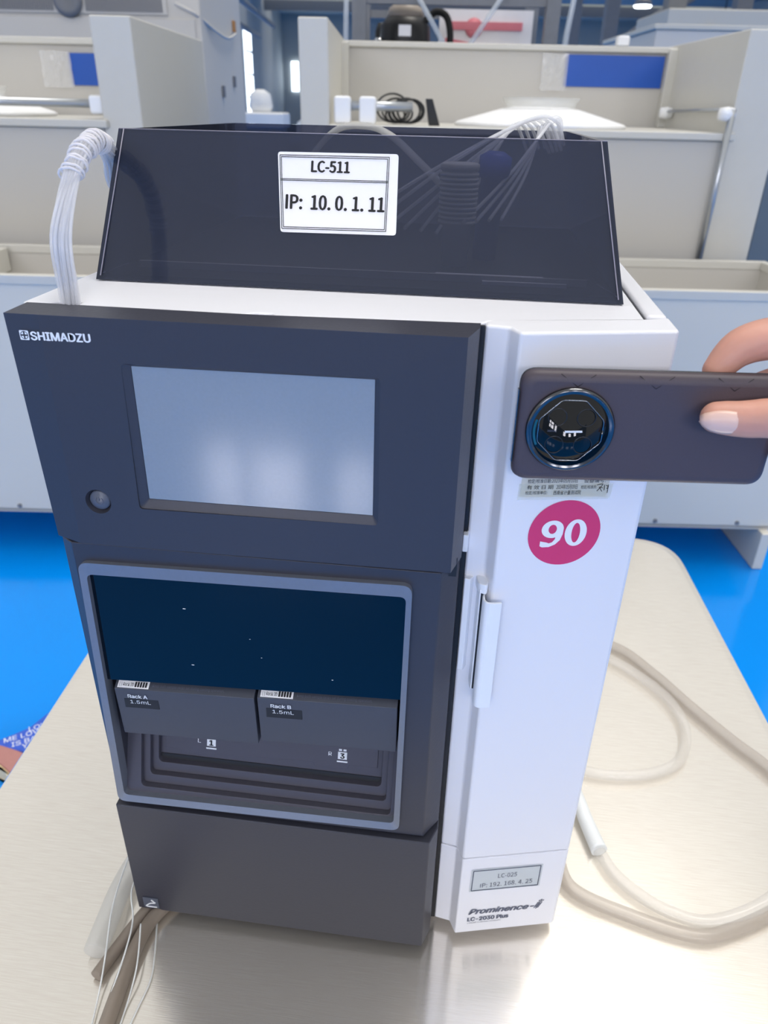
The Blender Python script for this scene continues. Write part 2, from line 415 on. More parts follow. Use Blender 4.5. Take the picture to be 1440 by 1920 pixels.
MB().tube([at(.14, 4.75, 1.12), at(.2, 4.75, 1.17), at(.26, 4.75, 1.15), at(.285, 4.75, 1.07), at(.28, 4.75, .99)], .018, n=8).build('suction_hose', 'rubber_black', t)
MB().lathe([(.03, 0), (.03, .05), (.02, .06)], at(-.1, 4.72, .985), n=12).build('valve', 'chrome', t)
MB().lathe([(.035, 0), (.035, .1), (.02, .14)], at(-.09, 4.85, .985), n=12).build('filter', 'motor_black', t)
t = thing('warning_poster', 'pink and white poster board behind the black pump', 'poster', bw(.47, 5.1, .985))
bbox(.24, .78, 5.1, 5.11, .985, 1.22).build('board', 'poster_white', t)
MB().lathe([(.0, 0), (.05, 0), (.05, .006), (0, .006)], at(.44, 5.098, 1.13), axis=(at(0, -1, 0)-at(0, 0, 0)), n=20).build('round_mark', 'poster_pink', t)
bbox(.30, .72, 5.09, 5.10, 1.12, 1.16).build('band', 'poster_pink', t)
slab(at(.26, 5.1, .99), at(1,0,0)-at(0,0,0), Z, at(0,-1,0)-at(0,0,0), [(0, 0), (.3, 0), (.15, .07), (.02, .09)], .01).build('print_shape', 'poster_pink', t)
for (a, b, lb) in (((.05, 1.27), (.27, .99), 'left clear acrylic rod leaning in a V over the pump'), ((.56, 1.27), (.335, .99), 'right clear acrylic rod leaning in a V beside the poster')):
    tag(MB().tube([at(a[0], 4.45, a[1]), at(b[0], 4.45, b[1]-.03)], .012, n=8, sub=1).build('acrylic_rod', 'acrylic_clear'), lb, 'rod', 'clear acrylic rods behind the bay')
tag(MB().tube([at(.85, 4.42, .96), at(.85, 4.42, 1.05), at(.87, 4.42, 1.25), at(.86, 4.42, 1.4)], .014, n=8).build('clear_film_tube', 'acrylic_clear'), 'upright clear plastic film roll beside the poster frame', 'film')
tag(MB().tube([at(-.255, 4.3, .94), at(-.25, 4.3, 1.3)], .012, n=8, sub=1).build('clear_film_tube', 'acrylic_clear'), 'upright clear plastic strip beside the pale middle post', 'film')

# ------------------------------------------------------------------ benches
def quad_rim(t, u0, u1, v0, v1, z, wd=.028, h=.03):
    for a in ((u0, u1, v0, v0+wd), (u0, u1, v1-wd, v1), (u0, u0+wd, v0+wd, v1-wd), (u1-wd, u1, v0+wd, v1-wd)):
        bbox(*a, z-h, z).build('rim', 'bench_rim', t, bevel=.004)
def bench(label, u0, u1, parts):
    t = thing('test_bench', label, 'bench', bw((u0+u1)/2, 2.6, FL), 'pale test benches in the hall')
    zr = .242
    bbox(u0, u1, 2.335, 2.35, -.60, zr-.03).build('front_panel', 'bench_front', t, bevel=.004)
    bbox(u0, u1, 2.335, 2.9, -.60, -.585).build('bottom_panel', 'bench_paint', t)
    bbox(u0, u1, 2.86, 2.875, -.585, zr-.03).build('trough_back', 'bench_paint', t)
    bbox(u0, u1, 2.35, 2.86, -.05, -.04).build('trough_floor', 'bench_paint', t)
    for u in (u0, u1-.015): bbox(u, u+.015, 2.35, 2.86, -.585, zr-.03).build('end_panel', 'bench_paint', t)
    quad_rim(t, u0-.008, u1+.008, 2.325, 2.89, zr)
    for u in (u0+.0, u1-.036): bbox(u, u+.036, 2.30, 2.90, FL, -.60).build('leg', 'bench_front', t, bevel=.004)
    n = int((u1-u0)/.33)
    for i in range(n+1):
        u = u0+.12+i*(u1-u0-.24)/max(n, 1)
        MB().lathe([(.008, 0), (.008, .004), (.004, .006)], at(u, 2.335, -.575), axis=at(0,-1,0)-at(0,0,0), n=10).build('bolt', 'vent_dark', t)
    parts(t)
    return t
def right_parts(t):
    # upper shelf unit between the two posts
    bbox(-.234, 1.18, 2.95, 2.97, -.60, .636).build('riser_panel', 'bench_paint', t, bevel=.004)
    bbox(-.234, 1.20, 2.925, 3.70, .636, .662).build('ledge', 'bench_rim', t, bevel=.006)
    bbox(-.25, 1.185, 3.70, 3.72, .662, .945).build('back_panel', 'bench_paint', t)
    bbox(-.25, 1.20, 3.67, 3.73, .94, .962).build('back_rail', 'bench_rim', t, bevel=.005)
    for u in (-.225, 1.165): bbox(u-.02, u+.02, 3.655, 3.70, .662, .955).build('back_stile', 'bench_rim', t, bevel=.004)
    bbox(-.336, -.234, 2.95, 3.95, FL, .978).build('partition_post', 'bench_rim', t, bevel=.006)
    bbox(1.18, 1.355, 2.95, 3.95, FL, .972).build('partition_post', 'bench_rim', t, bevel=.006)
    bbox(1.19, 1.21, 3.72, 3.95, .66, .955).build('inner_flange', 'bench_paint', t)
    # guard rods
    MB().tube([at(1.165, 2.935, .20), at(1.165, 2.915, .735)], .012, n=10, sub=1).build('gas_strut', 'steel_rod', t)
    MB().tube([at(1.16, 2.93, .735), at(1.15, 3.60, .725)], .006, n=8, sub=1).build('guard_rod', 'steel_rod', t)
    for v in (2.925, 3.58): MB().lathe([(.0, -.025), (.019, -.025), (.023, 0), (.019, .025), (.0, .025)], at(1.15, v, .72), axis=at(1,0,0)-at(0,0,0), n=14).build('clamp', 'plastic_white', t)
    MB().tube([at(-.20, 3.0, .72), at(.06, 3.0, .72)], .016, n=10, sub=1).build('guard_rod', 'steel_rod', t)
    for u in (-.19, -.10): bbox(u-.03, u+.03, 2.97, 3.03, .662, .75).build('clamp', 'plastic_white', t, bevel=.01)
    # blue sign with its protective film
    sg = bbox(.722, 1.14, 3.69, 3.70, .812, .93).build('blue_sign', 'sign_blue', t); sg['label'] = 'plain blue sign board on the back panel'
    fl = MB(); g_ = []
    for i in range(12):
        for j in range(9):
            u_ = .62+(.73-(.62))*i/11; z_ = .795+(.93-.795)*j/8
            g_.append(at(u_, 3.685-.012*abs(noise.noise(Vector((u_*38, z_*45, 3)))), z_+.006*noise.noise(Vector((u_*20, z_*9, 8)))))
    fl.add(g_, [(i*9+j, (i+1)*9+j, (i+1)*9+j+1, i*9+j+1) for i in range(11) for j in range(8)])
    fl.build('film', 'film', sg)
    bbox(.925, .975, 3.67, 3.72, .962, 1.0).build('clip', 'plastic_white', t, bevel=.008)
def left_parts(t):
    bbox(-3.3, -1.04, 2.95, 2.97, -.60, .632).build('riser_panel', 'bench_paint', t, bevel=.004)
    bbox(-3.3, -1.02, 2.925, 3.70, .632, .660).build('ledge', 'bench_rim', t, bevel=.006)
    bbox(-3.3, -1.04, 3.70, 3.72, .66, .93).build('back_panel', 'bench_paint', t)
    bbox(-3.3, -1.04, 3.67, 3.73, .925, .95).build('back_rail', 'bench_rim', t, bevel=.005)
    bbox(-1.039, -.899, 2.95, 4.0, FL, .97).build('partition_post', 'bench_rim', t, bevel=.006)
    MB().tube([at(-2.6, 3.0, .712), at(-1.06, 3.0, .708)], .014, n=10, sub=1).build('guard_rod', 'steel_rod', t)
    bbox(-1.09, -1.04, 2.97, 3.03, .675, .735).build('clamp', 'plastic_white', t, bevel=.01)
    sg = bbox(-1.41, -1.08, 3.69, 3.70, .775, .895).build('blue_sign', 'sign_blue', t); sg['label'] = 'plain blue sign board on the back panel'
    fl = MB(); g_ = []
    for i in range(12):
        for j in range(9):
            u_ = -1.53+(-1.40-(-1.53))*i/11; z_ = .765+(.90-.765)*j/8
            g_.append(at(u_, 3.685-.012*abs(noise.noise(Vector((u_*38, z_*45, 3)))), z_+.006*noise.noise(Vector((u_*20, z_*9, 8)))))
    fl.add(g_, [(i*9+j, (i+1)*9+j, (i+1)*9+j+1, i*9+j+1) for i in range(11) for j in range(8)])
    fl.build('film', 'film', sg)
    bbox(-1.50, -1.43, 2.36, 2.85, .15, .235).build('divider', 'bench_rim', t, bevel=.005)
bench('pale test bench with open trough at right behind the phone', -.33, 1.39, right_parts)
bench('pale test bench with open trough at left edge beyond the tubes', -3.3, -.90, left_parts)
def cone_cover(label, u, v, r, z=.661):
    t = thing('drip_cover', label, 'cover', bw(u, v, z), 'white shallow plastic covers on the ledges')
    MB().lathe([(r, 0), (r*1.02, .008), (r*.98, .016), (r*.45, .062), (r*.28, .07), (0, .071)], at(u, v, z), n=40).build('dome', 'plastic_white', t)
    MB().lathe([(r*.40, .067), (r*.46, .10), (r*.45, .10), (r*.39, .069)], at(u, v, z), n=32, caps=False).build('clear_cup', 'milky_tube', t)
cone_cover('wide white plastic dome with clear cup on the right bench ledge', .56, 3.26, .325)
cone_cover('white plastic dome on the left bench ledge at left edge', -1.66, 3.28, .30)
# black cable coil on the right ledge
t = thing('cable_coil', 'tangled coil of black cable on the right bench ledge', 'cable', bw(.06, 3.1, .662))
b = MB()
for i in range(9):
    ph = i*.9; rr = .038+.010*math.sin(i*2.3)+.002*i; cu0 = .02+.035*math.sin(i*1.9); tl_ = .5*math.sin(i*1.3)
    pts = []
    for k2 in range(17):
        a_ = 2*math.pi*k2/16; x_ = math.cos(a_)*rr*1.1; z_ = math.sin(a_)*rr*.78
        pts.append(at(cu0+x_*math.cos(tl_), 3.06+.05*math.cos(i*2.1)+x_*math.sin(tl_)+.012*math.sin(2*a_+ph), .668+rr*.80+z_))
    b.tube(pts, .0036, n=6, sub=3)
b.build('coil', 'cable_black', t)
slab(at(.10, 3.02, .662), at(1,0,0)-at(0,0,0), Z, at(0,-1,0)-at(0,0,0), [(.02, 0), (.06, 0), (.03, .085), (.005, .085)], .025).build('plug', 'cable_black', t, bevel=.003)
# grey ventilated cabinet behind the left bay
t = thing('air_cabinet', 'big light grey ventilated cabinet behind the left bay', 'cabinet', bw(-1.7, 5.1, FL))
bbox(-3.4, -1.03, 4.6, 5.75, FL, 2.0).build('body', 'cabinet_grey', t, bevel=.01)
bbox(-3.4, -1.20, 4.585, 4.60, 1.115, 1.19).build('vent_panel', 'cabinet_grey', t)
for i in range(96):
    u = -2.35+i*.0118
    if -1.79 < u < -1.62: continue
    bbox(u, u+.006, 4.578, 4.586, 1.125, 1.185).build('louver', 'vent_dark', t)
MB().lathe([(.07, 0), (.075, .02), (.05, .03), (.03, .02), (0, .02)], at(-1.705, 4.585, 1.17), axis=at(0,-1,0)-at(0,0,0), n=24).build('round_vent', 'vent_dark', t)
bbox(-2.4, -1.06, 4.59, 4.6, .70, 1.10).build('door', 'cabinet_grey', t, bevel=.004)
for z in (.78, .84): bbox(-1.028, -1.018, 5.0+(z-.78)*6, 5.05+(z-.78)*6, z-.03, z+.03).build('handle', 'vent_dark', t)
bbox(-1.028, -1.015, 5.45, 5.5, 1.11, 1.17).build('switch', 'orange_plastic', t)
MB().tube([at(-1.15, 4.57, 1.165), at(-1.05, 4.58, 1.12), at(-1.015, 4.9, 1.07), at(-1.01, 5.2, 1.06), at(-1.01, 5.45, 1.10)], .008, n=8).build('cable', 'cabinet_grey', t)
# slate coloured door panel to the right of the right bench
tag(bbox(1.40, 2.1, 3.05, 3.10, FL, .78).build('slate_panel', 'door_slate', bevel=.005), 'slate grey upright panel at the right edge beside the bench', 'panel')

# ------------------------------------------------------------------ steel table
TY = math.radians(3.3)
def tw(s, t_, z):   # table frame, origin at its left edge
    return (-.2235 + s*math.cos(TY) - t_*math.sin(TY), s*math.sin(TY) + t_*math.cos(TY), z)
tbl = thing('steel_table', 'brushed steel table carrying the black and white instrument', 'table', (.25, .25, FL))
TW = .968; T0 = -.30; T1 = .802
poly = rpoly([(0, T0), (TW, T0), (TW, T1), (0, T1)], .085, 8)
b = MB()
def tring(off, z):
    pp = []
    for s, q in poly:
        pp.append(tw(s+(off if s < TW/2 else -off), q+(off if q < .3 else -off), z))
    return pp
b.loft([tring(.03, -.012), tring(.0, -.03), tring(0, -.004), tring(.003, -.0005), tring(.007, -.0003), tring(.012, 0)], smooth=False)
top = b.build('tabletop', 'brushed_steel', tbl)
uv = top.data.uv_layers.new(name='UVMap')
for lp in top.data.loops:
    co = top.data.vertices[lp.vertex_index].co; uv.data[lp.index].uv = (co.x*math.cos(TY)+co.y*math.sin(TY), -co.x*math.sin(TY)+co.y*math.cos(TY))
for s, q in ((.06, T0+.06), (TW-.06, T0+.06), (.06, T1-.06), (TW-.06, T1-.06)):
    MB().tube([tw(s, q, -.02), tw(s, q, FL)], .018, n=14, sub=1).build('leg', 'steel_rod', tbl)
MB().box(.05, TW-.05, T0+.05, T1-.05, -.42, -.40, tw).build('lower_shelf', 'steel_rod', tbl)

# ------------------------------------------------------------------ the instrument
ic = thing('liquid_chromatograph', 'black and white benchtop laboratory instrument with grey touch screen', 'instrument', (.205, .25, 0))
cav = MB().box(.004, .2600, -.05, .150, .1665, .4300)
MB().prism([(-.002, .0345), (.2900, .0345), (.2925, .0420), (.4085, .0735), (.4085, .50), (-.002, .50)], .012, .592).build('housing', 'white_shell', ic, bevel=.003, cut=cav)
MB().prism([(.0, .0352), (.2895, .0352), (.293, .044), (.4078, .0755), (.4078, .495), (.0, .495)], .5921, .5944).build('deck_gasket', 'dark_inner', ic)  # dark sheet painting in the shade of the grooves between the top plates
plate = [(-.0045, .0285), (.0142, .0308), (.0165, .036), (.0325, .036), (.034, .0262), (.1450, .0272), (.1485, .0320), (.1600, .0325), (.1626, .0278), (.2905, .0345), (.2955, .0410), (.3940, .0625), (.3940, .228), (-.0045, .228)]
MB().prism(plate, .5948, .602).build('top_plate', 'white_shell', ic, bevel=.0014)
MB().prism([(-.0045, .231), (.394, .231), (.394, .485), (-.0045, .485)], .5948, .602).build('rear_top_plate', 'white_shell', ic, bevel=.0014)
MB().box(.3972, .411, .0765, .50, .56, .602).build('side_rail', 'white_shell', ic, bevel=.003)
MB().box(.3944, .3966, .0640, .480, .5944, .5996).build('deck_gasket', 'dark_inner', ic)  # dark fill painting in the shade of the groove beside the rail
MB().prism([(.2945, .0420), (.2975, .0462), (.3945, .0690), (.3945, .0650), (.2985, .0440)], .5944, .5996).build('deck_gasket', 'dark_inner', ic)  # dark fill painting in the shade of the groove behind the door
MB().box(.1502, .1592, .0268, .0320, .596, .6008).build('latch', 'white_shell', ic, bevel=.001)
for x, y in ((.05, .07), (.36, .08), (.05, .45), (.36, .45)):
    MB().lathe([(.014, 0), (.016, .003), (.016, .0122)], (x, y, 0), n=20).build('foot', 'rubber_black', ic)

MB().box(.2880, .2935, .0312, .0342, .0125, .601).build('gap_liner', 'dark_inner', ic)  # dark strip painting in the shade of the gap beside the door
MB().box(.003, .288, .012, .030, .4300, .4450).build('gap_liner', 'dark_inner', ic)  # dark strip painting in the shadow line between upper and middle panel
# upper dark panel with touch screen
U0, U1 = .4405, .6020
pt = [(-.001, .0285), (.0, .0), (.022, -.0003), (.2840, .0), (.2905, .0235), (.2908, .0345), (.15, .0268)]
pb = [(-.001, .0285), (.0, .0055), (.021, -.0022), (.2840, .0), (.2905, .0215), (.2908, .0345), (.15, .0268)]
scut = slab((0, .0040, 0), X, Z, -Y, [(.0757, .4788), (.2298, .4794), (.2300, .5730), (.0762, .5722)], .02)
bz_o = rpoly([(.0690, .4722), (.2338, .4733), (.2336, .5750), (.0712, .5744)], .003)
bz_i = rpoly([(.0752, .4786), (.2300, .4792), (.2304, .5732), (.0762, .5724)], .0012)
def ringp(p, y): return [(x, y, z) for x, z in p]
bcut = MB().loft([ringp(bz_i, .0045), ringp(bz_i, .0018), ringp(bz_o, -.0004), ringp(bz_o, -.01)])
btn_cut = MB().lathe([(.0079, -.003), (.0079, .004), (.0092, .0062), (.0092, .014)], (.0398, .0048, .4752), axis=(0, -1, 0), n=32)
up = MB().prism(pb, U0, U1, pt).build('upper_panel', 'dark_panel', ic, bevel=.0009, cut=[bcut, btn_cut])
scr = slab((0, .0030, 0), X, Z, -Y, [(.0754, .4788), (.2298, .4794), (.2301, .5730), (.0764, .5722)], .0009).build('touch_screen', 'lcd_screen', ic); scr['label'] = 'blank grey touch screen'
pbn = MB().lathe([(.0074, 0), (.0074, .0028), (.0066, .0036), (.0, .0038)], (.0398, .0038, .4752), axis=(0, -1, 0), n=32).build('power_button', 'button_grey', ic)
ico = MB()
ico.tube([(.0398+.0026*math.sin(a_), -.0001, .4750+.0026*math.cos(a_)) for a_ in [math.radians(35+290*i/14) for i in range(15)]], .00028, n=5, sub=1)
ico.tube([(.0398, -.0001, .4752), (.0398, -.0001, .4781)], .00028, n=5, sub=1)
ico.build('power_symbol', 'print_grey', pbn)
# maker's mark
lg = MB()
lo_, hi_, l0, l1 = .5860, .5920, .0083, .0143
cx, cz = (l0+l1)/2, (lo_+hi_)/2
N_ = 40
def sqpt(a_):
    c_, s_ = math.cos(a_), math.sin(a_); k_ = .0030/max(abs(c_), abs(s_)); return (cx+c_*k_, -.0009, cz+s_*k_)
def ci(a_, r): return (cx+math.cos(a_)*r, -.0009, cz+math.sin(a_)*r)
for i in range(N_):
    a0, a1 = 2*math.pi*(i+.5)/N_, 2*math.pi*(i+1.5)/N_
    lg.add([sqpt(a0), sqpt(a1), ci(a1, .00255), ci(a0, .00255)], [(0, 1, 2, 3)])
    a0, a1 = 2*math.pi*i/N_, 2*math.pi*(i+1)/N_
for q in range(4):
    base = math.pi/2*q
    pts = [(cx+math.cos(base+math.pi/4)*.0007, -.0009, cz+math.sin(base+math.pi/4)*.0007)]+[ci(base+.24+(math.pi/2-.48)*k2/6, .0021) for k2 in range(7)]
    lg.add(pts, [list(range(8))])
lg.build('maker_emblem', 'print_white', ic)
text('maker_lettering', 'SHIMADZU', 'print_white', ic, (.0155, -.0008, .5862), X+Vector((0, 0, .012)), Z, width=.0385, height=.0052, bold=.035)

# middle panel with the sample window
mp_ = [(-.0008, .150), (-.0008, .0105), (.010, .0035), (.2775, .0042), (.2895, .0225), (.2902, .0345), (.2635, .0345), (.2635, .150)]
open_p = rpoly([(.0100, .1755), (.2518, .1802), (.2546, .4168), (.0178, .4118)], .005)
mcut = MB().loft([ringp(open_p, -.03), ringp(open_p, .125)])
MB().prism(mp_, .1640, .4370).build('middle_panel', 'dark_panel', ic, bevel=.0011, cut=mcut)
fr_o = rpoly([(.0045, .1690), (.2566, .1738), (.2586, .4272), (.0136, .4222)], .008, 6)
fr_i = rpoly([(.0105, .1762), (.2516, .1808), (.2544, .4164), (.0180, .4114)], .005, 6)
fb = MB(); fb.loft([ringp(fr_i, .012), ringp(fr_i, .0010), ringp(fr_o, -.0004), ringp(fr_o, .0046), ringp(fr_i, .012)], caps=False)
fo = fb.build('window_frame', 'frame_metal', ic); fo['label'] = 'blue-grey metallic frame round the sample window'
slab((0, .0095, 0), X, Z, -Y, [(.0135, .3065), (.2540, .3170), (.2546, .4170), (.0176, .4120)], .004).build('smoked_window', 'smoked_window', ic)
sp = MB()
for x, z, r in ((.088, .385, .0008), (.089, .331, .0008), (.137, .362, .0004), (.2, .33, .0005), (.145, .345, .0004)):
    sp.add([(x+math.cos(a_)*r*1.6, .0052, z+math.sin(a_)*r*.5) for a_ in [i*math.pi/4 for i in range(8)]], [list(range(8))])
sp.build('dust_speck', 'print_white', ic)['kind'] = 'stuff'
# two sample racks
def rz(x): return -.0085*(.251-x)/.232      # the racks sit a little lower at the left
def rack(x0, x1, z0, z1, nm):
    prof = [(.0062, z0), (.0040, z1-.0035), (.0105, z1+.0008), (.11, z1+.0008), (.11, z0)]
    o = MB().loft([[(x0+.0005, y, z+rz(x0)) for y, z in prof], [(x1, y, z+rz(x1)) for y, z in prof]]).build('sample_rack', 'dark_rack', ic, bevel=.0006)
    o['label'] = 'dark grey sample rack marked %s' % nm
    t0 = Vector((0, .0040, z1-.0035)); d = (Vector((0, .0105, z1+.0008))-t0); n_ = Vector((0, -d.z, d.y)).normalized()
    rx = Vector((1, 0, .0085/.232))
    def sp_(x, f, k_): return t0+Vector((x, 0, rz(x)))+d*f+n_*k_
    def strip(a, b_, f0, f1, mt, k_):
        MB().add([sp_(a, f0, k_), sp_(b_, f0, k_), sp_(b_, f1, k_), sp_(a, f1, k_)], [(0, 1, 2, 3)]).build('id_label', mt, o)
    strip(x0+.003, x0+.0295, .12, .92, 'label_white', .0003)
    for i in range(5): strip(x0+.0175+i*.0022, x0+.0190+i*.0022, .25, .8, 'print_black', .0006)
    text('lettering', '[ ] Rack ID', 'print_black', o, sp_(x0+.0045, .25, .0006), rx, d, width=.012, height=.0034)
    text('lettering', 'Keep both sample racks set during cooling operation.', 'print_grey', o, sp_(x0+.0325, .3, .0006), rx, d, width=.060, height=.0030)
    zc = z1-.0175
    def fp(x, z, k_=0): return (x, .0051-k_, z+rz(x))
    MB().loft([[fp(x0+.0072, zc-.0062), fp(x0+.0365, zc-.0062), fp(x0+.0365, zc+.0036), fp(x0+.0072, zc+.0036)], [fp(x0+.0072, zc-.0062, .0009), fp(x0+.0365, zc-.0062, .0009), fp(x0+.0365, zc+.0036, .0009), fp(x0+.0072, zc+.0036, .0009)]]).build('name_plate', 'dark_inner', o, bevel=.0003)
    text('lettering', 'Rack '+nm[-1], 'print_white', o, fp(x0+.0115, zc+.0052, .0016), rx, Z, width=.0165, height=.0036, bold=.02)
    text('lettering', '1.5mL', 'print_white', o, fp(x0+.0125, zc-.0010, .0013), rx, Z, width=.0175, height=.0036)
rack(.0190, .1365, .2560, .3110, 'Rack A')
rack(.1385, .2510, .2600, .3125, 'Rack B')
# stepped recess below the racks: three U-shaped frames leaning back, a panel in the middle
MB().box(.0085, .2530, .0060, .120, .1700, .1766).build('stage_floor', 'stage_grey', ic, bevel=.0008)
def uplate(nm_, xi0, xi1, zi, y0, t_, xo0=.008, xo1=.2555, zo=.1762, top=.300):
    p = [(xo0, top), (xo0, zo), (xo1, zo), (xo1, top), (xi1, top)] + [(xi1-.004+.004*math.cos(a_), zi+.004-.004*math.sin(a_)) for a_ in (0, .5, 1.07, 1.57)] + [(xi0+.004-.004*math.sin(a_), zi+.004-.004*math.cos(a_)) for a_ in (0, .5, 1.07, 1.57)] + [(xi0, top)]
    def Pn(k_): return [(x, y0+k_+.34*(z-.1762), z) for x, z in p]
    MB().loft([Pn(0), Pn(t_)]).build(nm_, 'stage_grey', ic, bevel=.0005)
uplate('stage_frame', .0240, .2480, .1815, .0060, .0056)
uplate('stage_frame', .0300, .2430, .1885, .0118, .0056)
uplate('stage_frame', .0355, .2375, .1960, .0176, .0056)
def cp(x, z, k_=0): return Vector((x, .0236+.34*(z-.1762)-k_*.947, z+k_*.322))
MB().loft([[cp(x, z, k_) for x, z in ((.030, .178), (.243, .178), (.243, .300), (.030, .300))] for k_ in (-.004, 0)]).build('stage_panel', 'stage_grey', ic)
lid_p = [(.0400, .2060), (.0560, .2045), (.0580, .2030), (.0830, .2030), (.0850, .2045), (.1750, .2075), (.1770, .2040), (.2060, .2040), (.2080, .2080), (.2330, .2080), (.2330, .300), (.0400, .300)]
MB().loft([[cp(x, z, k_) for x, z in lid_p] for k_ in (-.001, .0010)]).build('stage_lid', 'stage_grey', ic, bevel=.0004)
MB().loft([[cp(x, z, k_) for x, z in ((.0360, .1955), (.2372, .1955), (.2372, .2000), (.0360, .2000))] for k_ in (-.001, .0008)]).build('gap_liner', 'dark_inner', ic)  # dark band painting in the shade under the stage lid
cu_ = Vector((0, .34, 1)).normalized()
for (x, ch, nb) in ((.0700, 'L', '1'), (.1890, 'R', '3')):
    z0_ = .2095+(x-.07)*.012
    text('lettering', ch, 'print_white', ic, cp(x, z0_+.0040, .0013), X, cu_, height=.0036, width=.0030)
    for (xa, xb, za_, zb2) in ((.0085, .0165, 0.0018, .0082), (.0078, .0172, -.0010, .0002), (.0092, .0118, .0092, .0108), (.0132, .0158, .0092, .0108)):
        MB().loft([[cp(x+q, z0_+r2, k_) for q, r2 in ((xa, za_), (xb, za_), (xb, zb2), (xa, zb2))] for k_ in (.0010, .0013)]).build('vial_symbol', 'print_white', ic)
    text('lettering', nb, 'dark_inner' if False else 'print_black', ic, cp(x+.0108, z0_+.0026, .0016), X, cu_, height=.0048, width=.0034, bold=.04)

# lower panel
pl = [(-.0005, .0345), (.0, .0005), (.2832, .0), (.2896, .0170), (.2902, .0345)]
MB().prism(pl, .0120, .1618).build('lower_panel', 'dark_panel', ic, bevel=.0011)
bd = MB().box(.0070, .0225, -.0009, .0004, .0165, .0310).build('badge', 'button_grey', ic, bevel=.0003)
bk = MB()
for pts in (((.0095, .0192), (.0140, .0235), (.0195, .0250)), ((.0160, .0292), (.0178, .0270), (.0195, .0250)), ((.0150, .0242), (.0195, .0250))):
    bk.tube([(x, -.0011, z) for x, z in pts], .0007, n=5, sub=4)
bk.box(.0100, .0205, -.0013, -.0009, .0178, .0192)
bk.build('crane_mark', 'print_white', bd)

# white door on the right
dx = Vector((.970, .2425, 0)); dn = Vector((.2425, -.970, 0)); D0 = Vector((.314, .0170, 0))
def dp(s, z, off=.0004): return D0 + dx*s + dn*off + Z*z
dpoly = [(.2937, .0400), (.2937, .0312), (.3085, .0290), (.3143, .0172), (.4085, .0404), (.4110, .0425), (.4110, .0740), (.3960, .0672), (.2985, .0455)]
slot_cut = MB().box(.2955, .3135, .0150, .0345, .3180, .4200)
MB().prism(dpoly, .1230, .6020).build('door', 'white_shell', ic, bevel=.0022, seg=3)
MB().prism(dpoly, .0120, .1222).build('lower_door_cover', 'white_shell', ic, bevel=.0014, seg=2)
MB().prism([(.411, .078), (.408, .078), (.408, .43), (.411, .43)], .02, .555).build('side_panel', 'white_shell', ic, bevel=.001)
# door handle: curved pull plate, inner lip and side block
hd = MB()
def prof(pts, th, z0, z1):
    P = smooth_path([(x, y, 0) for x, y in pts], 5); L_, R_ = [], []
    for i, p in enumerate(P):
        t_ = (P[min(i+1, len(P)-1)]-P[max(i-1, 0)]).normalized(); n_ = Vector((-t_.y, t_.x, 0))
        L_.append((p.x+n_.x*th/2, p.y+n_.y*th/2)); R_.append((p.x-n_.x*th/2, p.y-n_.y*th/2))
    return MB().prism(L_+R_[::-1], z0, z1)
ho = prof([(.3098, .0290), (.3088, .0180), (.3096, .0122), (.3130, .0098), (.3215, .0115)], .0018, .3135, .4120).build('door_handle', 'white_handle', ic, bevel=.0006)
prof([(.3045, .0300), (.3052, .0215), (.3062, .0180)], .0012, .3240, .4165).build('inner_lip', 'white_handle', ho, bevel=.0004)
MB().box(.3064, .3080, .0185, .0300, .3240, .4150).build('finger_slot', 'dark_inner', ho)
MB().prism([(.2942, .0325), (.2942, .0262), (.2985, .0252), (.3010, .0305), (.3010, .0325)], .3350, .4200).build('side_block', 'white_handle', ho, bevel=.0008)
MB().prism(rpoly([(.3020, .0310), (.3040, .0195), (.3105, .0165), (.3125, .0310)], .003), .4130, .4215).build('hinge_cap', 'white_handle', ho, bevel=.0012)
MB().box(.2906, .2945, .026, .034, .4420, .4560).build('hinge_tab', 'white_handle', ic, bevel=.0008)

# red round number sticker
sc, sz, R_ = .0467, .4627, .0256
st90 = flat([dp(sc+R_*math.cos(a_), sz+R_*math.sin(a_), .0003) for a_ in [2*math.pi*i/56 for i in range(56)]]).build('number_sticker', 'sticker_crimson', ic)
st90['label'] = 'round crimson sticker numbered 90'
def oval_band(cx_, cz_, ro, ri, a0=0, a1=2*math.pi, n=36):
    b_ = MB()
    for i in range(n):
        p, q = a0+(a1-a0)*i/n, a0+(a1-a0)*(i+1)/n
        b_.add([dp(cx_+ro[0]*math.cos(p), cz_+ro[1]*math.sin(p), .0007), dp(cx_+ro[0]*math.cos(q), cz_+ro[1]*math.sin(q), .0007), dp(cx_+ri[0]*math.cos(q)+ri[2], cz_+ri[1]*math.sin(q), .0007), dp(cx_+ri[0]*math.cos(p)+ri[2], cz_+ri[1]*math.sin(p), .0007)], [(0, 1, 2, 3)])
    return b_
zero = oval_band(sc+.0080, sz+.0002, (.0078, .0106), (.0030, .0078, 0)); zero.build('digit', 'print_white', st90)
nine = oval_band(sc-.0088, sz+.0037, (.0078, .0069), (.0029, .0036, .0))
nx, nz_ = sc-.0088, sz
outer = [(.0078, .0037), (.0076, -.0005), (.0062, -.0052), (.0030, -.0086), (-.0012, -.0104), (-.0060, -.0104), (-.0078, -.0094)]
inner = [(.0024, .0020), (.0030, -.0008), (.0025, -.0042), (.0008, -.0066), (-.0014, -.0074), (-.0034, -.0066), (-.0078, -.0055)]
for i in range(len(outer)-1):
    nine.add([dp(nx+outer[i][0], nz_+outer[i][1], .00072), dp(nx+inner[i][0], nz_+inner[i][1], .00072), dp(nx+inner[i+1][0], nz_+inner[i+1][1], .00072), dp(nx+outer[i+1][0], nz_+outer[i+1][1], .00072)], [(0, 1, 2, 3)])
nine.build('digit', 'print_white', st90)
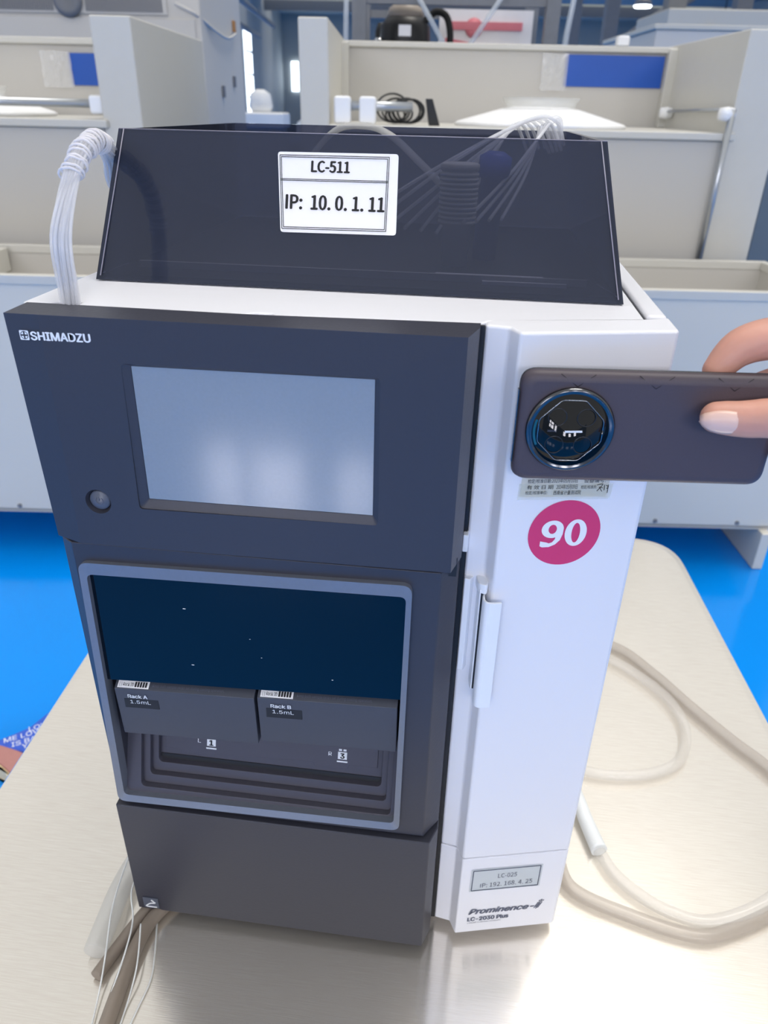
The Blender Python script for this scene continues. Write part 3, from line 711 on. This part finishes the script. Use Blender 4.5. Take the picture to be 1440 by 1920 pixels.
# calibration sticker, half behind the phone
cs = flat([dp(.0118, .4922, .0003), dp(.0722, .4902, .0003), dp(.0735, .530, .0003), dp(.0125, .532, .0003)]).build('calibration_sticker', 'label_yellowed', ic)
cs['label'] = 'yellowed paper calibration sticker with handwriting'
flat([dp(.0100, .4902, .0006), dp(.0745, .4885, .0006), dp(.0755, .500, .0006), dp(.0105, .502, .0006)]).build('tape', 'tape', cs)
sl = dx+Vector((0, 0, -.022))
for (s, z, wd, hh, body) in ((.0160, .5021, .0340, .0034, '检定/校准日期:2023年05月10日'), (.0545, .5013, .0150, .0034, '设备编号:'), (.0158, .4979, .0180, .0031, '有 效 日 期'), (.0360, .4972, .0145, .0036, '2024年05月09日'), (.0530, .4966, .0110, .0030, '检定/校准员:'), (.0152, .4938, .0150, .0030, '检定/校准单位:'), (.0345, .4931, .0190, .0033, '西南省计量测试院')):
    text('lettering', body, 'print_black', cs, dp(s, z, .0009), sl, Z, width=wd, height=hh, font=CJK)
sg = MB()
for pts in (((.064, .502), (.068, .5027), (.066, .4995), (.0645, .4975)), ((.0655, .5005), (.0683, .4998)), ((.0662, .5), (.068, .4972)), ((.0693, .502), (.0695, .498)), ((.0705, .5015), (.0722, .5005), (.071, .499)), ((.073-.001, .502), (.072, .496))):
    sg.tube([dp(s, z-.0028, .0008) for s, z in pts], .00022, n=4, sub=4)
sg.build('signature', 'print_black', cs)
# small grey label
l2 = flat([dp(.0095, .0755), dp(.0775, .0748), dp(.0775, .1066), dp(.0100, .1073)]).build('address_label', 'label_silver', ic); l2['label'] = 'small grey label with a thin dark border'
bo = MB()
for a_, b_ in (((.0115, .0772), (.0755, .0765)), ((.0755, .0765), (.0755, .1048)), ((.0755, .1048), (.0118, .1055)), ((.0118, .1055), (.0115, .0772))):
    bo.tube([dp(*a_, .0006), dp(*b_, .0006)], .00045, n=4, sub=1)
bo.build('border', 'print_grey', l2)
text('lettering', 'LC-025', 'print_grey', l2, dp(.0355, .0928, .0008), dx, Z, width=.0180, height=.0060, font=CJK)
text('lettering', 'IP: 192. 168. 4. 25', 'print_grey', l2, dp(.0195, .0808, .0008), dx, Z, width=.0500, height=.0060, font=CJK)
text('lettering', 'Prominence-', 'print_grey', ic, dp(.0120, .0405), dx, Z, width=.0640, height=.0078, shear=.35, bold=.04)
text('lettering', 'i', 'print_grey', ic, dp(.0775, .0405), dx, Z, width=.0060, height=.0120, shear=.5, bold=.08)
text('lettering', 'LC-2030 Plus', 'print_grey', ic, dp(.0115, .0300), dx, Z, width=.0400, height=.0056, bold=.04)
text('lettering', 'LIQUID CHROMATOGRAPH', 'print_grey', ic, dp(.0115, .0262), dx, Z, width=.0330, height=.0018)

# ------------------------------------------------------------------ smoked acrylic tray on top
tray = thing('reservoir_tray', 'smoked dark acrylic tray with white label on top of the instrument', 'tray', (.2, .28, .602))
def tring_(i, z):
    f = (z-.6035)/(.700-.6035)
    x0 = .0112+(.0268-.0112)*f+i; x1 = .3860+(.3648-.3860)*f-i; y0 = .1000+(.1370-.1000)*f+i; y1 = .445+(.400-.445)*f-i
    return x0, x1, y0, y1
za, zb_ = .6030, .7000
a0 = tring_(0, za); a1 = tring_(0, zb_); c0 = tring_(.004, za); c1 = tring_(.004, zb_)
def wall(name, k):
    def corners(q, z): x0, x1, y0, y1 = q; return [(x0, y0, z), (x1, y0, z), (x1, y1, z), (x0, y1, z)]
    o0, o1, i0, i1 = corners(a0, za), corners(a1, zb_), corners(c0, za), corners(c1, zb_)
    j = (k+1) % 4
    MB().add([o0[k], o0[j], o1[j], o1[k], i0[k], i0[j], i1[j], i1[k]], [(0, 1, 2, 3), (5, 4, 7, 6), (0, 3, 7, 4), (1, 5, 6, 2), (3, 2, 6, 7), (0, 4, 5, 1)]).build(name, 'smoked_acrylic', tray)
for k, nm in enumerate(('front_wall', 'side_wall', 'back_wall', 'side_wall')): wall(nm, k)
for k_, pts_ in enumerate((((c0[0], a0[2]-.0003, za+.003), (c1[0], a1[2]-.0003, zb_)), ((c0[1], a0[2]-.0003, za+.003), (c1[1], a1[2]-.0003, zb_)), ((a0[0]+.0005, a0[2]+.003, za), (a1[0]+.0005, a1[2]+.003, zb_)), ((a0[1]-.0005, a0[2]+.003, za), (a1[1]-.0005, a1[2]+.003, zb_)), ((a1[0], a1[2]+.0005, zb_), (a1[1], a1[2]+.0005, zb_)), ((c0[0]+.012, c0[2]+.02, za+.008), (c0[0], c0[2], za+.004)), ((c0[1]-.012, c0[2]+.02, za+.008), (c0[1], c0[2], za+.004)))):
    MB().tube(pts_, .00045, n=5, sub=1).build('polished_edge', 'acrylic_edge', tray)  # thin light tubes put the highlights of the polished edges into colour
MB().box(.016, .381, .106, .440, .6032, .6060).build('tray_floor', 'dark_inner', tray)
MB().box(.030, .365, .135, .1375, .6060, .6110).build('retaining_strip', 'cabinet_grey', tray)
for x0_, x1_, y_ in ((.255, .335, .150), (.290, .350, .128), (.070, .130, .140)):
    MB().box(x0_, x1_, y_, y_+.004, .6060, .6085).build('paper_strip', 'label_white', tray)
ft = Vector((0, .37, .0970)).normalized()*1.0
tdir = Vector((0, .0370, .0970)).normalized(); tn = Vector((0, -.0970, .0370)).normalized()
TB = Vector((0, .1000, .6030))
def tp(x, z, off=.0004): return TB + X*x + tdir*((z-.6030)/tdir.z) + tn*off
lab_p = rpoly([(.1468, .6386), (.2284, .6392), (.2268, .6889), (.1426, .6884)], .0022)
lb = flat([tp(x, z) for x, z in lab_p]).build('label', 'label_white', tray); lb['label'] = 'white printed label with thin black border'
bo = MB()
def ln(a_, b_): bo.tube([tp(*a_, .0007), tp(*b_, .0007)], .00022, n=4, sub=1)
for d_ in (0, .0011):
    q = [(.1478+d_, .6408+d_), (.2212-d_, .6414+d_), (.2206-d_, .6868-d_), (.1442+d_, .6864-d_)]
    for i in range(4): ln(q[i], q[(i+1) % 4])
ln((.1452, .6718), (.2206, .6722)); ln((.1452, .6709), (.2206, .6713))
bo.build('border', 'print_black', lb)
text('lettering', 'LC-511', 'print_black', lb, tp(.1670, .6764, .0008), X, tdir, width=.0265, height=.0074, bold=.015, font=CJK)
text('lettering', 'IP:  10. 0. 1. 11', 'print_black', lb, tp(.1500, .6532, .0008), X, tdir, width=.0690, height=.0096, bold=.012, font=CJK)
# fittings inside the tray
cap = thing('ribbed_cap', 'grey ribbed cylinder standing inside the smoked tray', 'cap', (.267, .2, .6062))
pr = [(.0100, 0), (.0110, .03)]
for i in range(11): z = .032+i*.0034; pr += [(.0150, z), (.0150, z+.0021), (.0136, z+.0023), (.0136, z+.0033)]
pr += [(.0150, .070), (.0150, .074), (.013, .075)]
MB().lathe(pr, (.267, .2, .6062), n=28).build('body', 'cabinet_grey', cap)
bc = thing('blue_fitting', 'blue plastic fitting behind the ribbed cylinder in the tray', 'fitting', (.29, .23, .606))
MB().lathe([(.010, 0), (.010, .062), (.013, .063), (.013, .078), (.006, .082)], (.29, .235, .6062), axis=(.05, .02, 1), n=20).build('body', 'blue_cap', bc)
# tubing inside the tray
def tube_thing(name, pts, r, m, label, cat, gr=None, n=8, sub=8):
    return tag(MB().tube(pts, r, n=n, sub=sub).build(name, m), label, cat, gr)
k = 0
for i in range(7):
    e = Vector((.3440-.0052*i, .312+.0045*i, .7085-.0010*i)); s0 = Vector((.190+.012*i, .160+.012*i, .642-.003*i))
    mid = s0.lerp(e, .45)+Vector((0, 0, .010+.002*math.sin(i*2))); m2 = s0.lerp(e, .85)+Vector((0, 0, .012))
    tube_thing('solvent_tube', [s0, mid, m2, e, e+Vector((.010, .012, -.018))], .0015, 'clear_tube', 'thin clear solvent tube rising to the right rear corner of the tray', 'tube', 'solvent tubes inside the tray')
for i in range(4):
    e = Vector((.3395-.003*i, .305+.006*i, .7065-.001*i)); s0 = Vector((.272+.01*i, .185+.01*i, .640))
    tube_thing('solvent_tube', [s0, s0.lerp(e, .4)+Vector((.006, 0, .004)), s0.lerp(e, .8)+Vector((.004, 0, .006)), e, e+Vector((.012, .01, -.02))], .0015, 'clear_tube', 'thin clear solvent tube looping up behind the ribbed cylinder', 'tube', 'tubes behind the ribbed cylinder')
tag(MB().tube([(.336, .318, .7055), (.343, .330, .7105), (.349, .338, .7075), (.351, .342, .690)], .0030, n=10).build('tube_end', 'clear_tube'), 'thicker clear tube end bending over the tray rim', 'tube')
tube_thing('drain_tube', [(.105, .38, .664), (.14, .36, .696), (.175, .33, .7015), (.205, .28, .695), (.235, .24, .676), (.262, .215, .656)], .0030, 'milky_tube', 'single milky tube arching over the tray near its rear rim', 'tube')

# ------------------------------------------------------------------ bundle of clear tubes at the left
bundle = thing('tube_bundle', 'wrapped bundle of clear thin tubes arching up at the left', 'tubes', (.029, .026, .5975))
cen = [Vector(p) for p in ((.0285, .0300, .5960), (.0280, .031, .612), (.0270, .0350, .6430), (.0285, .055, .6735), (.0295, .078, .6895), (.0265, .105, .6930), (.0150, .145, .6810), (-.0030, .185, .660), (-.012, .26, .632), (-.014, .33, .6105))]
spread = [(.0068, .0026), (.0066, .004), (.0066, .005), (.0056, .005), (.0052, .005), (.0050, .0050), (.007, .005), (.007, .006), (.006, .004), (.006, .004)]
for i in range(20):
    ang = 2.399*i; rr = math.sqrt((i+.5)/20)
    pts = []
    for j, c_ in enumerate(cen):
        tw_ = ang+(.35*j if j > 0 else 0)
        pts.append(c_+Vector((math.cos(tw_)*rr*spread[j][0], math.sin(tw_)*rr*spread[j][1]*(1 if j < 4 else .4), (0 if j < 3 else math.sin(tw_)*rr*spread[j][1]))))
    MB().tube(pts, .00125, n=6, sub=6).build('tube', 'clear_tube', bundle)
hp = smooth_path(cen, 40)[120:215]
hx = []
for i, p in enumerate(hp):
    t_ = (hp[min(i+1, len(hp)-1)]-hp[max(i-1, 0)]).normalized(); n_ = t_.cross(Vector((1, .2, 0))).normalized(); b_ = t_.cross(n_)
    for s in range(3):
        a_ = (i*3+s)*2*math.pi/17
        hx.append(p+(n_*math.cos(a_)+b_*math.sin(a_))*(.0066+.0007*math.sin(i*.9))+t_*.0009*math.sin(i*.53))
MB().tube(hx, .0008, n=5, sub=1).build('spiral_wrap', 'clear_wrap', bundle)

# ------------------------------------------------------------------ hoses on the table
r_ = .0072
def tz(L_, z=r_+.0006): return [(x, y, z if zz is None else zz) for x, y, zz in [(p+(None,))[:3] if len(p) == 2 else p for p in L_]]
tube_thing('clear_hose', tz([(.425, .50), (.47, .512), (.5395, .4948), (.585, .440), (.62, .3834), (.66, .325), (.6933, .2818), (.722, .22), (.715, .155), (.675, .112), (.6344, .0860), (.59, .062), (.5511, .0500), (.49, .062), (.4330, .0850), (.421, .13)]), r_, 'drain_hose', 'long beige hose swinging right across the table and back', 'hose', n=14, sub=10)
tube_thing('clear_hose', tz([(.43, .480), (.48, .488), (.524, .468), (.566, .430), (.596, .385), (.604, .335), (.586, .282), (.5524, .2560), (.51, .245), (.4679, .2451), (.422, .262)]), r_*.95, 'pvc_hose', 'clear hose lying in a small loop beside the white door', 'hose', n=14, sub=10)
t = thing('joined_hose', 'clear hose with white sleeve curving out beside the white door', 'hose', (.5, .1, 0))
MB().tube(tz([(.4663, .1366), (.480, .108), (.5032, .0860), (.53, .072), (.565, .066, r_*1.2), (.61, .080, r_*2.2), (.65, .108, r_*3.0), (.69, .160, r_*2.6), (.705, .215, r_*1.1)]), r_*.95, n=14, sub=10).build('tube', 'pvc_hose', t)
MB().tube([(.4300, .250, .020), (.4475, .205, .016), (.4570, .170, .011), (.4675, .133, .0095)], .0085, n=14, sub=6, radii=(.0070, .0092)).build('sleeve', 'white_sleeve', t)
# tube ends at the left foot of the instrument
tag(MB().tube([(-.012, .11, .012), (-.022, .06, .0125), (-.026, .02, .0125), (-.0245, -.02, .0120), (-.0225, -.047, .0115)], .0110, n=16).build('milky_sleeve', 'milky_tube'), 'wide milky plastic sleeve lying beside the lower left corner', 'tube')
tag(MB().tube([(.022, .030, .0065), (.006, .0, .0065), (-.005, -.035, .0065), (-.0135, -.0655, .0065)], .0058, n=14).build('rubber_tube', 'rubber_beige'), 'short beige tube with blunt end lying under the milky sleeve', 'tube')
tag(MB().tube([(.030, .020, .0078), (.0155, -.010, .0078), (.012, -.045, .0078), (.0135, -.085, .0078), (.018, -.15, .0078)], .0068, n=14).build('rubber_tube', 'rubber_beige'), 'beige tube running straight towards the bottom edge', 'tube')
for i, (pts, lb) in enumerate((
        ([(-.010, .05, .030), (-.008, .008, .028), (.0035, -.018, .022), (.0085, -.045, .02), (.009, -.08, .012), (.010, -.14, .004)], 'thin clear capillary hanging in front of the left corner'),
        ([(-.028, .045, .026), (-.020, -.01, .026), (-.010, -.05, .016), (-.004, -.08, .006), (.006, -.13, .002)], 'thin clear capillary lying over the milky sleeve'),
        ([(.018, .0, .002), (.030, -.035, .002), (.036, -.06, .002), (.034, -.09, .002), (.030, -.15, .002)], 'rightmost thin capillary curving over the machine shadow'),
        ([(.012, -.02, .020), (.022, -.055, .012), (.024, -.09, .002), (.027, -.15, .002)], 'thin capillary running beside the straight beige tube'))):
    tube_thing('capillary', pts, .0008, 'white_sleeve', lb, 'tube', 'thin capillaries at the left corner', n=6)

# ------------------------------------------------------------------ phone
pd = Vector((1, .1, 0)).normalized(); pn = Vector((.1, -1, 0)).normalized()
PC = Vector((.3935, .0016, 0))
PL, PZ0, PZ1, TH = .1545, .5160, .5862, .0120
phone = thing('mobile_phone', 'dark mobile phone held sideways with a big round camera', 'phone', (PC.x, PC.y, PZ0))
zc = (PZ0+PZ1)/2; hh = (PZ1-PZ0)/2; hl = PL/2
def prow(inset, depth, r):
    p = rpoly([(-hl+inset, -hh+inset), (hl-inset, -hh+inset), (hl-inset, hh-inset), (-hl+inset, hh-inset)], r, 7)
    return [PC+pd*x+Z*(zc+y)-pn*depth for x, y in p]
cr = .0095
MB().loft([prow(.0062, .0, cr-.004), prow(.0040, .0004, cr-.002), prow(.0020, .0014, cr-.001), prow(.0006, .0034, cr), prow(0, .0060, cr)], smooth=True).build('back_cover', 'phone_back', phone)
MB().loft([prow(.0002, .0056, cr), prow(-.0001, .0070, cr), prow(.0004, .0095, cr), prow(.0020, .0115, cr-.001), prow(.0045, .0120, cr-.003)], smooth=True).build('side_frame', 'phone_edge', phone)
MB().loft([prow(.0040, .0119, cr-.002), prow(.0040, .0123, cr-.002)]).build('display', 'camera_glass', phone)
CC = PC + pd*(-.0460) + Z*.5512
cmod = MB().lathe([(.0262, -.0005), (.0262, .0018), (.0252, .0032), (.0238, .0030), (.0226, .0022)], CC, axis=pn, n=64).build('camera_module', 'dark_chrome', phone)
MB().lathe([(.0230, .0018), (.0228, .0023), (0, .0023)], CC, axis=pn, n=64).build('camera_glass', 'camera_glass', cmod)
oc = [(.0190*math.cos(a_)/max(abs(math.cos(a_)), abs(math.sin(a_)), .735*(abs(math.cos(a_))+abs(math.sin(a_)))), .0190*math.sin(a_)/max(abs(math.cos(a_)), abs(math.sin(a_)), .735*(abs(math.cos(a_))+abs(math.sin(a_))))) for a_ in [2*math.pi*i/64 for i in range(64)]]
om = MB().tube([CC+pd*x+Z*y+pn*.0025 for x, y in oc]+[CC+pd*oc[0][0]+Z*oc[0][1]+pn*.0025], .00022, n=4, sub=1).build('lens_outline', 'chrome', cmod)
for x, y, r in ((-.0085, .0085, .0056), (.0085, .0085, .0056), (-.0085, -.0090, .0056), (.0085, -.0090, .0056)):
    MB().lathe([(r, .0022), (r, .0026), (r*.93, .0026), (r*.93, .0022)], CC+pd*x+Z*y, axis=pn, n=28, caps=False).build('lens', 'phone_edge', cmod)
slab(CC+pn*.0025, pd, Z, pn, [(-.003, -.0012), (.0072, -.0008), (.0070, .0004), (-.0032, 0)], .0002).build('flash', 'print_white', cmod)
text('lettering', 'XMAGE', 'print_grey', cmod, CC+pd*(-.0135)+Z*(-.0008)+pn*.0026, pd, Z, width=.0055, height=.0012)
tl = MB()
for i in range(8):
    a0, a1 = math.radians(162+i*5.5), math.radians(162+(i+1)*5.5)
    tl.add([CC+pd*(.0220*math.cos(a_))+Z*(.0220*math.sin(a_))+pn*.0026 for a_ in (a0, a1)]+[CC+pd*(.0206*math.cos(a_))+Z*(.0206*math.sin(a_))+pn*.0026 for a_ in (a1, a0)], [(0, 1, 2, 3)])
tl.build('sensor_strip', 'teal_coating', cmod)
cb = PC-pd*hl+Z*(PZ1-.004)
slab(PC-pd*(hl+.0004)+Z*0-pn*.004, Z, pn, -pd, [(PZ0+.012, -.002), (PZ1-.012, -.002), (PZ1-.012, .0015), (PZ0+.012, .0015)], .0006).build('edge_trim', 'dark_chrome', phone)
sm = MB()
for x in (-.045, .0, .045):
    for s_ in (-1, 1): sm.tube([PC+pd*(x+s_*.010)+Z*(PZ1-.0015)+pn*(-.0012), PC+pd*x+Z*(PZ1-.0085)+pn*.0003], .0002, n=4, sub=1)
sm.build('stitch_line', 'phone_edge', phone)

# ------------------------------------------------------------------ hand holding the phone
def capsule(b_, pts, rad, n=14, sub=5):
    P = smooth_path(pts, sub); m = len(P); rs = []
    for i in range(m):
        f = i/sub; k0 = min(int(f), len(rad)-2); t_ = f-k0; rs.append(rad[k0]+(rad[k0+1]-rad[k0])*t_)
    t0 = (P[1]-P[0]).normalized(); nr = t0.orthogonal().normalized(); rings = []
    t1 = (P[-1]-P[-2]).normalized()
    # rounded end
    seq = [(P[0]-t0*rs[0]*math.cos(a_), rs[0]*math.sin(a_)) for a_ in (.15, .5, .9, 1.25)] + list(zip(P, rs)) + [(P[-1]+t1*rs[-1]*math.cos(a_), rs[-1]*math.sin(a_)) for a_ in (1.25, .9, .5, .15)]
    for i, (p, r) in enumerate(seq):
        t_ = (seq[min(i+1, len(seq)-1)][0]-seq[max(i-1, 0)][0]).normalized(); nr = (nr-t_*nr.dot(t_)).normalized(); bn = t_.cross(nr)
        rings.append([p+(nr*math.cos(2*math.pi*k2/n)+bn*math.sin(2*math.pi*k2/n))*r for k2 in range(n)])
    b_.loft(rings, smooth=True)
hb = MB()
# thumb across the back, four fingers behind the display, palm and wrist to the right
capsule(hb, [(.4285, -.0045, .5650), (.443, -.0060, .5655), (.460, -.0080, .5680), (.484, -.0115, .5690), (.512, -.0160, .5650), (.545, -.0130, .5580)], [.0093, .0107, .0117, .0122, .0140, .0170])
capsule(hb, [(.4320, .0255, .5840), (.4435, .0300, .5965), (.462, .0340, .6020), (.490, .0370, .6030), (.522, .0350, .5960), (.560, .0250, .5840)], [.0084, .0115, .0128, .0126, .0125, .0140])
capsule(hb, [(.440, .0270, .5650), (.458, .0340, .5700), (.480, .0420, .5750), (.510, .0430, .5780), (.562, .0260, .5700)], [.0080, .0090, .0100, .0108, .0135])
capsule(hb, [(.452, .0280, .5480), (.470, .0360, .5510), (.492, .0410, .5540), (.516, .0390, .5560), (.562, .0240, .5540)], [.0076, .0086, .0096, .0104, .0135])
capsule(hb, [(.4755, .0030, .5405), (.4800, .0150, .5395), (.4950, .0290, .5395), (.518, .0310, .5400), (.560, .0190, .5390)], [.0066, .0076, .0086, .0094, .0130])
capsule(hb, [(.548, .016, .574), (.585, .008, .567), (.620, -.004, .556)], [.020, .0215, .0220])
capsule(hb, [(.552, .008, .551), (.585, .001, .549), (.620, -.008, .547)], [.0200, .0215, .0220])
capsule(hb, [(.605, -.004, .553), (.645, -.018, .545), (.720, -.055, .520), (.820, -.115, .480)], [.0240, .0240, .0290, .0360])
hand = hb.build('person', 'skin')
md = hand.modifiers.new('merge', 'REMESH'); md.mode = 'VOXEL'; md.voxel_size = .0014; md.use_smooth_shade = True
md = hand.modifiers.new('soften', 'SMOOTH'); md.factor = .5; md.iterations = 6
tag(hand, 'bare right hand with forearm gripping the dark phone from the right', 'person')
# thumb nail
nb_ = MB(); rows = []
NC = Vector((.4285, -.0045, .5650)); na = Vector((1, -.09, .03)).normalized(); nu = (Z-na*na.dot(Z)).normalized(); nw = na.cross(nu).normalized()
if nw.y > 0: nw = -nw
for i in range(11):
    s = i/10; x = -.0100+.0215*s
    wd = .0070*math.sqrt(max(0, 1-((s-.62)/.64)**2)) if s < .62 else .0070*(1-.12*((s-.62)/.38)**2)
    rows.append([NC+na*x+nu*(wd*q)+nw*(.0097+.0011*s-.0030*q*q-(.0016*((s-.8)/.2)**2 if s > .8 else 0)-(.0030*(1-s/.3)**2 if s < .3 else 0)) for q in [-1+2*j/8 for j in range(9)]])
nb_.add([p for r0 in rows for p in r0], [(i*9+j, i*9+j+1, (i+1)*9+j+1, (i+1)*9+j) for i in range(10) for j in range(8)], True)
nl = nb_.build('thumb_nail', 'nail', hand)
sd = nl.modifiers.new('thick', 'SOLIDIFY'); sd.thickness = .0006

# ------------------------------------------------------------------ bag on the floor at the left
bag = thing('cloth_bag', 'blue printed cloth bag with brown band on the floor at left', 'bag', (-.88, .90, FL))
def solid(name, poly, z0, z1, m, bev):
    return MB().prism(poly, z0, z1).build(name, m, bag, bevel=bev)
solid('body', [(-.8976, .7929), (-.7291, .7731), (-.60, .735), (-.5881, .7826), (-.66, .95), (-.7099, 1.0079), (-.7446, .924), (-.769, .8543), (-.8187, .8045)], FL, -.70, 'cloth_blue', .008)
solid('band', [(-.8762, .7605), (-.7743, .7323), (-.728, .7059), (-.62, .655), (-.59, .70), (-.7291, .7715), (-.8136, .7945), (-.8976, .7915)], FL, -.702, 'brown_leather', .006)
solid('piping', [(-.8762, .7505), (-.7676, .7216), (-.7242, .6951), (-.62, .643), (-.62, .655), (-.728, .7059), (-.7743, .7323), (-.8762, .7605)], FL, -.706, 'yellow_trim', .003)
bd_ = Vector((.72, .48, 0)).normalized(); bn_ = Vector((-.48, .72, 0)).normalized()
for (x, y, s_) in ((-.800, .792, 'ME LOVE'), (-.774, .782, 'IS BABY'), (-.745, .780, 'YOU LOVE'), (-.760, .838, 'LOVE'), (-.715, .792, 'LIFE'), (-.735, .888, 'ALL'), (-.70, .84, 'ME')):
    text('lettering', s_, 'print_white', bag, (x, y, -.6996), bd_, bn_, height=.0165)
